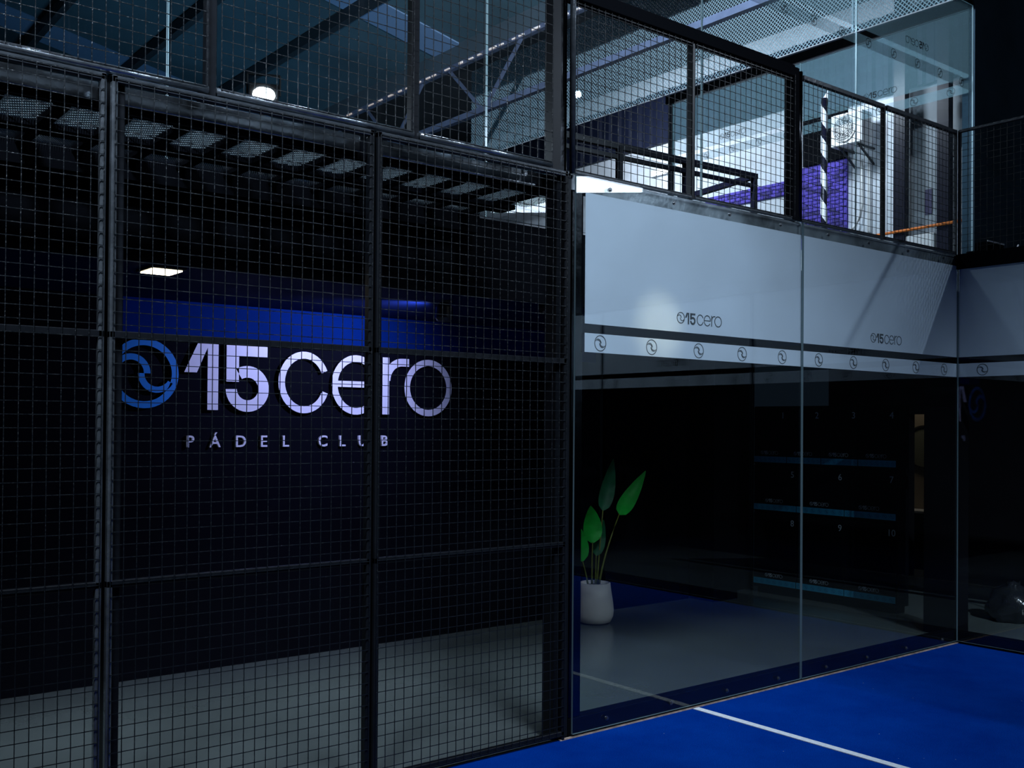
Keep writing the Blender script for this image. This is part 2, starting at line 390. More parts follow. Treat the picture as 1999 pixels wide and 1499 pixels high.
def place_text(name, me, fr, x, z, d, parent):
    o = bpy.data.objects.new(name, me); C.objects.link(o)
    p = fr[0] + fr[1]*x + fr[2]*z + fr[3]*d
    m = Matrix(((fr[1].x, fr[2].x, fr[3].x, p.x), (fr[1].y, fr[2].y, fr[3].y, p.y), (fr[1].z, fr[2].z, fr[3].z, p.z), (0,0,0,1)))
    o.parent = parent; o.matrix_parent_inverse = Matrix.Translation(-world_loc(parent)); o.matrix_basis = m
    return o

# ------------------------------------------------------------------ the setting
struct('floor', MB().box(-16, 0, -10, 0, -0.05, 0), MT['turf'], 'blue artificial turf of the court')
mb = MB(); mb.box(-14, 8, 0.0, 3.2, -0.06, -0.002); mb.box(0.0, 8, -10, 0.0, -0.06, -0.002)
struct('floor_corridor', mb, MT['concrete'], 'grey polished concrete floor outside the court')
struct('wall_back', MB().box(-14, 0.9, 2.65, 2.85, 0, 2.75), MT['darkwall'], 'dark wall of the corridor behind the sign')
struct('trim_1', MB().box(-14, -1.35, 2.612, 2.65, 0, 2.215), MT['board'], 'black wall board carrying the sign')
struct('trim_5', MB().box(-5.57, -1.35, 2.640, 2.65, 2.215, 2.465), MT['bluewall'], 'navy painted wall strip above the sign board')  # strip laid where the blue lamplight falls, light put into its colour
struct('door_1', MB().bbox(-1.25, -0.14, 2.60, 2.65, 0.0, 2.1), MT['black'], 'black door in the corridor wall')
struct('wall_right_pier', MB().box(-0.10, 0.25, 2.33, 2.65, 0, 2.75), MT['darkwall'], 'black pier beside the door')
mb = MB()
mb.box(3.0, 3.15, 2.175, 3.2, 0, 2.75); mb.box(3.0, 3.15, -10, 1.90, 0, 2.75); mb.box(3.0, 3.15, 1.90, 2.175, 1.81, 2.75)
struct('wall_right', mb, MT['darkwall'], 'black wall beyond the court end with a narrow doorway')
struct('wall_far_room', MB().box(3.9, 4.0, 1.2, 3.4, 0, 2.75), MT['warmwall'], 'warm lit wall of the room through the doorway')
struct('ceiling_corridor', MB().box(-14, 0.9, 0.97, 2.75, 2.465, 2.75), MT['ceil'], 'dark dropped ceiling over the corridor')
mb = MB(); mb.box(-14, 7.2, 0.99, 22, 2.755, 2.93)
struct('trim_4', MB().box(-14, 0.9, 0.945, 0.968, 2.44, 2.80), MT['black'], 'black fascia board at the front of the corridor ceiling')
struct('floor_upper', mb, MT['black'], 'dark slab of the upper court')
struct('wall_upper_right', MB().box(2.26, 12, 1.03, 1.16, 2.93, 9.5), MT['partition'], 'black partition right of the upper glass')
struct('wall_end', MB().box(6.5, 6.7, 4.47, 20, 2.93, 12), MT['block'], 'white painted block wall at the end of the upper hall')
struct('wall_end_grey', MB().box(6.5, 6.7, 1.2, 4.47, 2.93, 12), MT['greyblock'], 'grey wall at the end of the upper hall')
struct('wall_far', MB().box(-14, 7, 22, 22.2, 2.9, 12), MT['roof'], 'dark far wall of the hall')
# roof: sheet falls towards +X down to the gutter, then a second bay
def roofz(x): return 6.80-0.2*x
def slope_slab(mb, x0, x1, y0, y1, zf, t):
    mb.add([(x0,y0,zf(x0)),(x1,y0,zf(x1)),(x1,y1,zf(x1)),(x0,y1,zf(x0)),(x0,y0,zf(x0)+t),(x1,y0,zf(x1)+t),(x1,y1,zf(x1)+t),(x0,y1,zf(x0)+t)],
           [(0,3,2,1),(4,5,6,7),(0,1,5,4),(1,2,6,5),(2,3,7,6),(3,0,4,7)])
mb = MB(); slope_slab(mb, -12, 0.3, 0.8, 22, roofz, 0.1)
struct('ceiling', mb, MT['roof'], 'dark sloping sheet roof of the hall')
mb = MB(); slope_slab(mb, 0.3, 7, 0.8, 22, lambda x: 7.02+0.2*(x-0.3), 0.1)
struct('ceiling_second_bay', mb, MT['roofb'], 'dark sloping roof of the second bay')
for i, (y0, y1) in enumerate(((12.0, 12.8), (7.06, 7.66))):
    mb = MB(); slope_slab(mb, -11, 0.28, y0, y1, lambda x: roofz(x)-0.02, 0.018)
    struct('window_%d' % (i+1), mb, MT['sky'], 'long pale skylight sheet in the roof')
struct('trim_2', MB().box(0.28, 0.36, 0.9, 22, 6.50, 7.02), MT['gutter'], 'grey valley gutter face under the roof')

# sand strip and white line on the turf
struct('trim_3', MB().box(-4.08, 0, -0.022, -0.004, 0, 0.006), MT['sand'], 'pale sand edge along the side kerb')
ln = MB().box(-3.055, -3.005, -9.9, -0.03, 0.0005, 0.004).build('court_line', MT['line'])
tag(ln, 'white painted line running across the blue turf', 'line')

# ------------------------------------------------------------------ glass walls
def glass_panel(name, label, fr, u0, u1, v0, v1, film_on, logos, mglass, mfilm, thick=0.012, film_d=-0.003, mirror=False, group=None, base=0.0, emb=5, lift=0.0, ml=0.006, top=None):
    """fr: origin/ex/ez/en (en towards the court). u along ex, v up."""
    o, ex, ez, en = fr
    t = thing(name, label, 'glass wall', o + ex*(u0+u1)/2 + ez*v0, group)
    g = MB(); g.poly([(u0+.004,v0),(u1-.004,v0),(u1-.004,v1),(u0+.004,v1)], fr, 0, thick, 0, 1)
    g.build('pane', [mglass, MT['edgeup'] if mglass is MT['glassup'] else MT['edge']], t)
    if not film_on: return t
    fm = MB().poly([(u0+ml,base+2.205),(u1-.004,base+2.205),(u1-.004,top or v1-.005),(u0+ml,top or v1-.005)], fr, film_d-.001, film_d)
    f1 = fm.build('frosted_film', mfilm, t)
    f2 = MB().poly([(u0+ml,base+2.052),(u1-.004,base+2.052),(u1-.004,base+2.155),(u0+ml,base+2.155)], fr, film_d-.001, film_d).build('film_stripe', mfilm, t)
    uc = (u0+u1)/2
    frl = fr if not mirror else (o + ex*(2*uc), -ex, ez, en)
    if logos:
        l = MB(); logo(l, frl, uc-.19, base+2.255+lift, 0.150, film_d+.0003, film_d+.0012)
        l.build('printed_wordmark', MT['print'], f1)
    for k in range(emb):
        l = MB(); emblem(l, frl, uc-.8+.4*k, base+2.104, .044, film_d+.0003, film_d+.0012, 0.5, n=30)
        l.build('printed_emblem', MT['print'], f2)
    return t
frS = (Vector((0,-0.012,0)), X, Z, -Y)            # lower side wall
g1 = glass_panel('glass_panel', 'clear side glass with frosted band, nearer pane beside the black fence', frS, -4.0, -2.0, 0.02, 2.995, True, True, MT['glass'], MT['film'], ml=0.085, top=2.911)
g2 = glass_panel('glass_panel', 'clear side glass with frosted band, farther pane touching the corner', frS, -2.0, -0.014, 0.02, 2.995, True, True, MT['glass'], MT['film'], top=2.911)
frB = (Vector((-0.012,0,0)), -Y, Z, -X)           # back wall of the court
for k in range(3):
    lab = ('clear end glass with frosted band, the pane running right from the corner' if k == 0 else ('second end glass pane from the corner, seen mirrored in the side glass' if k == 1 else 'third end glass pane from the corner, out to the right of the picture'))
    glass_panel('glass_panel', lab, frB, 0.014+2*k if k == 0 else 2.0*k, 2.0*k+2, 0.02, 2.90, True, True, MT['glass'], MT['film'])
YU = 1.017
frU = (Vector((2.18,YU,2.93)), X, Z, -Y)          # upper side wall
labs = ['upper side glass pane ending at the black partition, with reversed wordmark', 'upper side glass pane left of the reversed wordmark pane, with stripe',
        'upper glass pane behind the thick double fence post', 'upper glass pane behind the floodlight glow', 'upper glass pane at the far left of the picture']
for k in range(5):
    glass_panel('upper_glass_panel', labs[k], frU, -2*k-2, -2*k, 0.02, 2.90, k < 2, k < 2, MT['glassup'], MT['filmup'], film_d=-0.003, mirror=True)
frUB = (Vector((2.19,YU,2.93)), -Y, Z, -X)        # upper end wall
glass_panel('upper_end_glass_panel', 'upper end glass pane with wordmark above the near mesh rail', frUB, -2.02, -0.03, 0.02, 2.88, True, True, MT['glassup'], MT['filmup'])
glass_panel('upper_end_glass_panel', 'upper end glass pane farther back, in front of the white block wall', frUB, -4.0, -2.02, 0.02, 2.88, True, True, MT['glassup'], MT['filmup'])
fe = thing('steel_surround', 'black steel frame holding the upper end glass and net', 'frame', (2.2, 5.0, 2.93))
MB().bbox(2.16, 2.24, 1.05, 5.1, 5.82, 5.93).build('top_rail', MT['steel'], fe)
MB().bbox(2.17, 2.23, 5.0, 5.06, 2.93, 5.82).build('post', MT['steel'], fe)
MB().bar((2.15,1.1,5.94), (2.15,12,5.94), 0.012).build('net_cable', MT['white'], fe)
def diag_net(u0, u1, v0, v1, pitch, w, fr, slope=1.0, th=0.004, fam=(1, -1)):
    mb = MB(); o, ex, ez, en = fr
    for sg in fam:
        lo = v0 - max(sg*slope*u0, sg*slope*u1); hi = v1 - min(sg*slope*u0, sg*slope*u1)
        c = lo
        while c < hi:                                              # line v = sg*slope*u + c
            us = [u0, u1]
            a = (v0-c)/(sg*slope); b = (v1-c)/(sg*slope)
            ua, ub = max(u0, min(a, b)), min(u1, max(a, b))
            if ub-ua > pitch*0.3:
                p = o + ex*ua + ez*(sg*slope*ua+c); q = o + ex*ub + ez*(sg*slope*ub+c)
                d = (q-p).normalized(); n_ = d.cross(en).normalized()*w/2
                e = en*th
                mb.add([p-n_, p+n_, p+e], [(0,1,2)]); mb.add([p-n_, p+n_, p+e, q-n_, q+n_, q+e], [(0,1,4,3),(1,2,5,4),(2,0,3,5)])
            c += pitch
    return mb
nt = thing('safety_net', 'fine grey safety net hung above the upper end glass', 'net', (2.19, 6, 5.95))
diag_net(-9.4, -1.1, 5.95, 9.0, 0.050, 0.010, (Vector((2.19,0,0)), -Y, Z, -X)).build('net_mesh', MT['net'], nt, kind='stuff')
MB().bar((2.19,2.36,5.95), (2.19,2.36,9.0), 0.02).build('net_edge_cord', MT['net'], nt)

# ------------------------------------------------------------------ black steel frame of the lower court
ff = thing('steel_surround', 'glossy black steel frame around the side glass, bolted kerb below', 'frame', (-2, 0.04, 0))
MB().bbox(-4.0, 0.06, 0.006, 0.075, 2.912, 2.997).build('top_beam', MT['band'], ff)
MB().bbox(-4.0, 0.06, 0.004, 0.075, 0.0, 0.098).build('bottom_kerb', MT['black'], ff)
MB().bbox(-4.0, -3.915, 0.005, 0.074, 0.098, 2.912).build('side_upright', MT['gloss'], ff)
MB().bbox(-4.10, -4.0, 0.01, 0.11, 0.0, 3.0).build('post', MT['steel'], ff)
for bx, zt, zb in ((-3.75,2.945,.066), (-3.24,2.945,.066), (-2.745,2.945,.06), (-2.245,2.945,.06), (-1.73,2.945,.06), (-1.25,2.945,.06), (-0.75,2.945,.06), (-0.25,2.945,.06)):
    for z in (zt, zb):
        b = MB(); b.bar((bx,-0.024,z),(bx,-0.030,z), 0.024, n=10); b.bar((bx,-0.030,z),(bx,-0.036,z), 0.013, n=6); b.build('bolt', MT['bolt'], ff)
fb = thing('steel_surround', 'plain black steel beam and kerb of the end glass', 'frame', (0.04, -5, 0))
MB().bbox(-0.03, 0.07, -6.0, 0.0, 2.885, 3.0).build('top_beam', MT['black'], fb)
MB().bbox(0.004, 0.075, -6.0, 0.0, 0.0, 0.09).build('bottom_kerb', MT['black'], fb)

# ------------------------------------------------------------------ mesh fences
WD = 0.0029
def wires(u0, u1, v0, v1, fr, pu=0.05, pv=0.05, w=WD, both=True):
    mb = MB(); o, ex, ez, en = fr
    n = max(1, round((u1-u0)/pu))
    for i in range(n+1):
        u = u0+(u1-u0)*i/n
        mb.bar(o+ex*u+ez*v0+en*w, o+ex*u+ez*v1+en*w, w, w, caps=False)
    if both:
        n = max(1, round((v1-v0)/pv))
        for i in range(n+1):
            v = v0+(v1-v0)*i/n
            mb.bar(o+ex*u0+ez*v, o+ex*u1+ez*v, w, w, caps=False)
    return mb
frW = (Vector((0,-0.026,0)), X, Z, -Y)
bays = [(-7.62, -6.425, 'lower fence bay at the left edge of the picture'), (-6.405, -5.235, 'lower fence bay in front of the blue emblem'), (-5.215, -4.05, 'lower fence bay between the sign end and the steel frame')]
for x0, x1, lab in bays:
    b = thing('mesh_fence_bay', 'black welded wire ' + lab, 'fence', ((x0+x1)/2, 0, 0), 'lower mesh fence bays')
    wires(x0+.01, x1-.01, 0.03, 2.985, frW).build('wire_mesh', MT['wire'], b, kind='stuff')
    for z, nm in ((2.985, 'top_rail'), (1.995, 'middle_rail'), (1.03, 'middle_rail'), (0.035, 'bottom_rail')):
        MB().bbox(x0, x1, -0.022, 0.006, z-.014, z+.014, .003).build(nm, MT['rail'] if z > 2.5 else MT['steel'], b)
    for x in (x0, x1-.022):
        MB().bbox(x, x+.022, -0.022, 0.006, 0.0, 3.0, .003).build('side_tube', MT['shiny'] if -6.45 < x < -6.3 else MT['steel'], b)  # the two tubes by the left post get the brighter lamplit copy
for x, nm in ((-6.39, 'square black fence post in front of the emblem, left of the sign'), (-5.215, 'square black fence post crossing the sign between e and r')):
    tag(MB().bbox(x-.012, x+.045, 0.008, 0.07, 0, 2.99).build('fence_post', MT['steel']), nm, 'post', 'lower fence posts')
ups = [(-8.0, -7.0, 'upper fence bay outside the left edge'), (-7.0, -6.02, 'upper fence bay at the left, over the bright rail'), (-5.98, -5.02, 'upper fence bay in front of the floodlight'), (-4.98, -4.16, 'upper fence bay left of the thick double post')]
for x0, x1, lab in ups:
    b = thing('mesh_fence_bay', 'black welded wire ' + lab, 'fence', ((x0+x1)/2, 0, 3.0), 'upper mesh fence bays')
    wires(x0+.01, x1-.01, 3.03, 4.0, frW).build('wire_mesh', MT['wire'], b, kind='stuff')
    MB().tube([(x0,-0.008,3.022),(x1,-0.008,3.022)], 0.017, 10).build('bottom_rail', MT['shiny'], b, smooth=True)
    MB().bbox(x0, x1, -0.022, 0.01, 3.97, 4.0).build('top_rail', MT['steel'], b)
for x, wd, lab in ((-6.0, .045, 'upper fence post left of the floodlight'), (-5.0, .045, 'upper fence post right of the floodlight')):
    p = thing('fence_post', 'slim dark ' + lab, 'post', (x, 0, 3.0), 'upper fence posts')
    MB().bbox(x-wd/2, x+wd/2, 0.0, 0.045, 3.0, 4.6).build('tube', MT['steel'], p)
    MB().bbox(x-.055, x+.055, 0.004, 0.016, 2.995, 3.045).build('base_plate', MT['rail'], p)
p = thing('double_post', 'thick double steel post above the fence and glass joint', 'post', (-4.05, 0, 3.0))
MB().bbox(-4.145, -4.085, 0.0, 0.07, 2.995, 4.8).build('post', MT['steel'], p)
MB().bbox(-4.085, -4.025, 0.02, 0.08, 2.995, 4.8).build('post', MT['gloss'], p)
MB().tube([(-4.005,0.0,3.0),(-4.005,0.0,4.8)], 0.017, 10).build('tube', MT['rail'], p, smooth=True)
# over the glass
for x0, x1, lab in ((-3.985, -3.06, 'mesh bay over the glass, next to the double post'), (-3.03, -2.07, 'mesh bay over the glass under the thick beam'),
                    (-1.985, -1.03, 'mesh bay over the glass, in front of the wall unit'), (-1.0, -0.03, 'mesh bay over the glass at the corner')):
    b = thing('mesh_fence_bay', 'black welded wire ' + lab, 'fence', ((x0+x1)/2, 0, 3.0), 'mesh bays over the side glass')
    wires(x0+.005, x1-.005, 3.02, 3.95, (Vector((0,-0.006,0)), X, Z, -Y), w=0.0028).build('wire_mesh', MT['wire'], b, kind='stuff')
    MB().bbox(x0, x1, -0.004, 0.022, 3.002, 3.024, .003).build('bottom_rail', MT['rail'], b)
    if x0 > -2: 
        MB().bbox(x0, x1, -0.012, 0.02, 3.935, 3.965, .003).build('top_rail', MT['rail'], b)
    else: MB().bbox(x0, x1, -0.002, 0.02, 3.915, 3.93, .003).build('top_rail', MT['steel'], b)
tb = MB().bbox(-4.0, -2.09, -0.02, 0.06, 3.93, 4.005).build('fence_beam', MT['black']); tag(tb, 'thick black beam along the top of the mesh over the nearer glass', 'beam')
p = thing('fence_post', 'slim black post standing on the nearer glass', 'post', (-3.045, 0, 3.0), 'posts over the side glass')
MB().bbox(-3.062, -3.028, 0.0, 0.04, 3.0, 3.93).build('post', MT['steel'], p)
p = thing('fence_post', 'broad black post with round tube over the joint of the two side panes', 'post', (-2.03, 0, 3.0), 'posts over the side glass')
MB().bbox(-2.095, -2.03, -0.01, 0.065, 3.0, 4.0).build('post', MT['black'], p)
MB().tube([(-2.015,0.0,3.0),(-2.015,0.0,3.98)], 0.018, 12).build('tube', MT['gloss'], p, smooth=True)
p = thing('fence_post', 'slim black post over the farther side pane', 'post', (-1.015, 0, 3.0), 'posts over the side glass')
MB().bbox(-1.03, -1.0, 0.0, 0.03, 3.0, 3.96).build('post', MT['steel'], p)
p = thing('fence_post', 'black corner post where side and end mesh meet', 'post', (-0.01, 0, 3.0), 'posts over the side glass')
MB().bbox(-0.03, -0.008, -0.005, 0.02, 3.0, 3.97).build('tube', MT['rail'], p)
MB().bbox(0.0, 0.022, -0.022, 0.0, 3.0, 3.97).build('tube', MT['rail'], p)
frE = (Vector((0.006,0,0)), -Y, Z, -X)
for k in range(1):
    b = thing('mesh_fence_bay', ['black welded wire bay over the end glass, right of the corner', 'second welded wire bay over the end glass, out of view', 'third welded wire bay over the end glass, out of view'][k], 'fence', (0, -1-2*k, 3.0), 'mesh bays over the end glass')
    wires(0.03+2*k, 2.0+2*k, 3.0, 3.96, frE, w=0.0028).build('wire_mesh', MT['wire'], b, kind='stuff')
    MB().bbox(-0.012, 0.014, -2.0-2*k, -0.02-2*k, 3.945, 3.968, .003).build('top_rail', MT['rail'], b)

# ------------------------------------------------------------------ grated walkway between fence and slab
dk = thing('walkway_deck', 'steel walkway deck of perforated panels over dark joists', 'walkway', (-6, 0.5, 2.9))
fx = [(-8.2,-6.42), (-6.36,-5.24), (-5.18,-4.03)]
for a, b_ in fx: MB().bbox(a, b_, 0.10, 0.125, 2.925, 3.0, .003).build('fascia_plate', MT['fascia'], dk)
MB().box(-8.2, -4.0, 0.125, 0.15, 2.895, 2.99).build('edge_beam', MT['black'], dk)
MB().box(-8.2, -4.0, 0.49, 0.62, 2.885, 2.935).build('middle_beam', MT['black'], dk)
MB().box(-8.2, -4.0, 0.83, 0.985, 2.80, 2.93).build('inner_beam', MT['black'], dk)
jo = MB().box(-.025, .025, 0.15, 0.83, 2.886, 2.985).mesh('joist', MT['black'])
gr = diag_net(-.095, .095, 0.148, 0.492, 0.0190, 0.0036, (Vector((0,0,2.910)), X, Y, -Z), slope=1.8, th=0.004, fam=(1,)); 
g2_ = diag_net(-.095, .095, 0.148, 0.492, 0.040, 0.0035, (Vector((0,0,2.912)), X, Y, -Z), slope=0.7, th=0.003, fam=(-1,)); gr.add(g2_.v, g2_.f)
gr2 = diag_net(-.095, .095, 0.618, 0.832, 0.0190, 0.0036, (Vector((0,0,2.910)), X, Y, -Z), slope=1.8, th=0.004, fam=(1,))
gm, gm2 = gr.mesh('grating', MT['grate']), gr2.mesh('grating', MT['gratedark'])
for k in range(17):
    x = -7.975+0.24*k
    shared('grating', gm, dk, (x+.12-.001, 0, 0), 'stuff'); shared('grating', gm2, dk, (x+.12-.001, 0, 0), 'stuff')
    shared('joist', jo, dk, (x, 0, 0))

# ------------------------------------------------------------------ the wall sign
sg = thing('wall_sign', 'large raised club sign with white numerals, letters and blue ring emblem', 'sign', (-4.25, 2.612, 1.7))
frG = (Vector((0,2.612,0)), X, Z, -Y)
D0, D1 = 0.012, 0.036
SM = [MT['white'], MT['signside']]
m = MB(); emblem(m, frG, -5.385, 1.972, .226, D0, D1, 1.0, ms=1); o = m.build('ring_emblem', [MT['blue'], MT['signside']], sg); o['label'] = 'blue ring emblem'
m = MB(); digit1(m, frG, -5.122, 1.742, 1, D0, D1, 1); m.build('numeral', SM, sg)
m = MB(); digit5(m, frG, -4.845, 1.742, 1, D0, D1, 1); m.build('numeral', SM, sg)
m = MB(); letter_c(m, frG, -4.448, 1.735, 1, D0, D1, 1, 1); m.build('letter', SM, sg)
m = MB(); letter_e(m, frG, -4.030, 1.730, 1, D0, D1, 1, 1); m.build('letter', SM, sg)
m = MB(); letter_r(m, frG, -3.600, 1.728, 1, D0, D1, 1.05, 1); m.build('letter', SM, sg)
m = MB(); letter_o(m, frG, -3.405, 1.725, 1, D0, D1, 1, 1); m.build('letter', SM, sg)
LETX = (-5.072, -4.899, -4.716, -4.547, -4.382, -4.088, -3.930, -3.758, -3.570)
for ch, px in zip('PÁDELCLUB', LETX):
    me = text_mesh(ch, 0.112, MT['white'], 0.010, 0.0012)
    place_text('small_letter', me, frG, px, 1.492, 0.014, sg)

# blue wall washer and warm ceiling panel
sp = thing('ceiling_spotlight', 'black spotlight under the corridor ceiling washing the sign blue', 'lamp', (-3.84, 1.45, 2.465))
m = MB(); m.lathe([(.028,2.455),(.055,2.42),(.058,2.35),(.045,2.33)], 20, -3.83, 1.44); m.build('lamp_head', MT['lampbody'], sp)
MB().box(-3.87, -3.79, 1.40, 1.48, 2.45, 2.465).build('mount_plate', MT['lampbody'], sp)
lp = thing('ceiling_panel_light', 'square warm white panel light in the corridor ceiling', 'lamp', (-5.73, 1.31, 2.465))
MB().bbox(-5.825, -5.640, 1.19, 1.43, 2.452, 2.466, .003).build('housing', MT['lampbody'], lp)
MB().box(-5.810, -5.655, 1.215, 1.405, 2.447, 2.4525).build('diffuser', MT['warm'], lp)
dl = thing('downlight', 'small warm downlight behind the frosted glass band', 'lamp', (-3.32, 1.02, 2.465))
m = MB(); m.lathe([(.03,2.465),(.045,2.42),(.045,2.385),(.038,2.385)], 20, -3.32, 1.03); m.build('lamp_head', MT['lampbody'], dl)
d = bpy.data.lights.new('downlight_beam', 'SPOT'); d.energy = 110; d.color = (1.0, 0.86, 0.50); d.spot_size = math.radians(30); d.spot_blend = 1.0; d.shadow_soft_size = 0.02
lo = bpy.data.objects.new('downlight_beam', d); C.objects.link(lo); lo.location = (-3.32, 0.96, 2.39)
lo.rotation_euler = (Vector((-3.34, 0, 2.22))-Vector(lo.location)).to_track_quat('-Z', 'Y').to_euler()

# ------------------------------------------------------------------ potted plant
pl = thing('potted_plant', 'banana-leaf plant in a white pot behind the side glass', 'plant', (-1.70, 2.24, 0))
m = MB(); m.lathe([(.105,0),(.135,.012),(.158,.06),(.163,.11),(.155,.18),(.142,.26),(.132,.335),(.122,.338),(.118,.31)], 36, -1.70, 2.26); m.build('pot', MT['pot'], pl, smooth=True)
MB().lathe([(.115,.300),(.09,.312),(.001,.315)], 24, -1.70, 2.26).build('soil', MT['soil'], pl)
def leaf(base, tip, width, mat, bend=0.05, fold=0.25, side=None):
    """broad blade with midrib fold, 13 cross rows; the stalk is a sub-part of the blade"""
    base, tip = Vector(base), Vector(tip); d = tip-base
    sd = side or d.cross(Vector((0.75,0.66,0))).normalized(); nrm = sd.cross(d).normalized()
    vs, fs = [], []; n = 13
    for i in range(n):
        t = i/(n-1); w_ = width*(math.sin(math.pi*min(1, t**0.62*1.0))**0.75)*(1.0 if t < .98 else .4)
        if i == 0: w_ = width*.12
        if i == n-1: w_ = 0.003
        c = base + d*t + nrm*bend*math.sin(t*math.pi)
        for k, q in enumerate((-1, -.5, 0, .5, 1)):
            ripple = 0.006*math.sin(i*2.1+k)
            vs.append(c + sd*w_*q + nrm*(fold*w_*abs(q)+ripple))
    for i in range(n-1):
        for k in range(4): fs.append((i*5+k, i*5+k+1, i*5+k+6, i*5+k+5))
    m = MB(); m.add(vs, fs)
    nv = len(m.v); m.add([Vector(v)+nrm*0.003 for v in vs], [tuple(reversed(f)) for f in fs])
    o = m.build('leaf', mat, pl, smooth=True)
    return o
def stalk(o, p0, p1, mid, r=.007):
    p0, p1, mid = Vector(p0), Vector(p1), Vector(mid); pts = []
    for i in range(9):
        t = i/8; pts.append(p0*(1-t)**2 + mid*2*t*(1-t) + p1*t*t)
    m = MB(); m.tube(pts, r*1.5, 8, r1=r*0.6); m.build('leaf_stalk', MT['stem'], o, smooth=True)
l1 = leaf((-1.600,2.27,.935), (-1.480,2.27,1.372), .064, MT['leafd']); stalk(l1, (-1.665,2.27,.31), (-1.600,2.27,.940), (-1.640,2.27,.6), .006)
l2 = leaf((-1.424,2.25,.895), (-1.105,2.25,1.262), .070, MT['leaf']); stalk(l2, (-1.660,2.25,.31), (-1.424,2.25,.900), (-1.615,2.25,.55), .007)
l3 = leaf((-1.745,2.24,.672), (-1.770,2.24,.985), .080, MT['leaf']); stalk(l3, (-1.740,2.25,.31), (-1.745,2.24,.676), (-1.745,2.25,.5), .006)
l4 = leaf((-1.684,2.26,.560), (-1.600,2.26,.860), .050, MT['leafd']); stalk(l4, (-1.690,2.26,.31), (-1.684,2.26,.565), (-1.690,2.26,.45), .006)
l5 = leaf((-1.83,2.27,.52), (-1.93,2.27,.86), .070, MT['leaf']); stalk(l5, (-1.765,2.27,.31), (-1.83,2.27,.525), (-1.79,2.27,.42), .006)

# ------------------------------------------------------------------ lockers
LKX = 0.70
lk = thing('locker_bank', 'black locker bank with blue strips and ten numbered doors', 'lockers', (0.8, 1.7, 0))
MB().box(LKX+.02, LKX+.2, 0.925, 2.50, 0.06, 1.86).build('carcass', MT['black'], lk)
MB().box(LKX+.05, LKX+.18, 0.95, 2.48, 0.0, 0.06).build('plinth', MT['black'], lk)
frL = (Vector((LKX+.02,0,0)), -Y, Z, -X)          # reading from the court side: left is +Y
rows = [(1.285, 1.855, [2.495,2.10,1.71,1.315,.93], '1234'), (.812, 1.280, [2.495,1.985,1.455,.93], '567'), (.075, .807, [2.495,1.985,1.455,.93], '8910')]
for z0, z1, ys, nums in rows:
    labs_ = ['8','9','10'] if nums == '8910' else list(nums)
    for i, nlab in enumerate(labs_):
        ya, yb = ys[i], ys[i+1]
        m = MB(); m.bbox(LKX, LKX+.02, yb+.003, ya-.003, z0+.003, z1-.003, .002)
        dr = m.build('locker_door', MT['lockerdoor'], lk)
        m = MB(); m.poly([(-ya+.004,z0+.02),(-yb-.004,z0+.02),(-yb-.004,z0+.078),(-ya+.004,z0+.078)], frL, .0205, .0218)
        k = 7
        for j in range(k): emblem(m, frL, -ya+(ya-yb)*(j+.5)/k, z0+.049, .020, .0219, .0225, .5, n=14)
        m.m = [0]*6 + [1]*(len(m.f)-6)
        m.build('door_strip', [MT['lockerblue'], MT['lockerbluep']], dr)
        m = MB(); logo(m, frL, -(ya+yb)/2-.11, z0+.098, .078, .0205, .0215, .6); m.build('door_wordmark', MT['lockerprint'], dr)
        me = text_mesh(nlab, 0.085, MT['lockerprint'], 0.0006)
        o = place_text('door_number', me, frL, -yb-.045, z1-.115, .0212, dr)

# ------------------------------------------------------------------ room through the doorway
mr = thing('round_mirror', 'round dark-rimmed mirror glimpsed through the narrow doorway', 'mirror', (3.88, 2.45, 1.5))
frM = (Vector((3.9,0,0)), -Y, Z, -X)
MB().arc(-2.47, 1.43, .26, .26, .24, .24, 0, 360, frM, 0.0, .03, 40).build('rim', MT['mirrorrim'], mr)
m = MB(); m.poly([(-2.47+.245*math.cos(2*math.pi*i/36), 1.43+.245*math.sin(2*math.pi*i/36)) for i in range(36)], frM, 0.0, .015); m.build('mirror_glass', MT['mirror'], mr)
vt = thing('wash_counter', 'pale counter edge glimpsed through the narrow doorway', 'counter', (3.75, 2.4, 0))
MB().bbox(3.6, 3.895, 1.9, 3.0, .655, .685, .004).build('worktop', MT['white'], vt)
MB().box(3.62, 3.895, 1.92, 3.0, 0.0, .655).build('cabinet', MT['mirrorrim'], vt)
lamp('doorway_lamp', 'AREA', (3.5, 2.5, 2.6), (3.85, 2.4, 1.2), 2.2, (1.0, .85, .66), 0.3)
pr = MB().bbox(.20, .40, .11, .385, 0, 2.75).build('pillar', MT['darkwall']); tag(pr, 'square black pillar just behind the glass corner', 'pillar')

# ------------------------------------------------------------------ black bin bag
m = MB(); n, rr = 20, 9
vs = []
for i in range(rr+1):
    t = i/rr; z = .33*t
    r = .17*math.sin(math.pi*min(1, .22+t*.74))**.6 + .012
    if t > .86: r = .05
    for k in range(n):
        a = 2*math.pi*k/n
        q = r*(1+.13*math.sin(3*a+4*t)+.09*math.sin(7*a-5*t)); vs.append((1.27+q*math.cos(a)*1.1, .17+q*math.sin(a), z*(1+.05*math.sin(5*a))))
fs = [(i*n+k, i*n+(k+1) % n, i*n+n+(k+1) % n, i*n+n+k) for i in range(rr) for k in range(n)] + [tuple(range(n-1,-1,-1)), tuple(range(rr*n, rr*n+n))]
m.add(vs, fs); o = m.build('bin_bag', MT['bag'], smooth=True); tag(o, 'knotted black bin bag on the floor behind the end glass', 'bag')

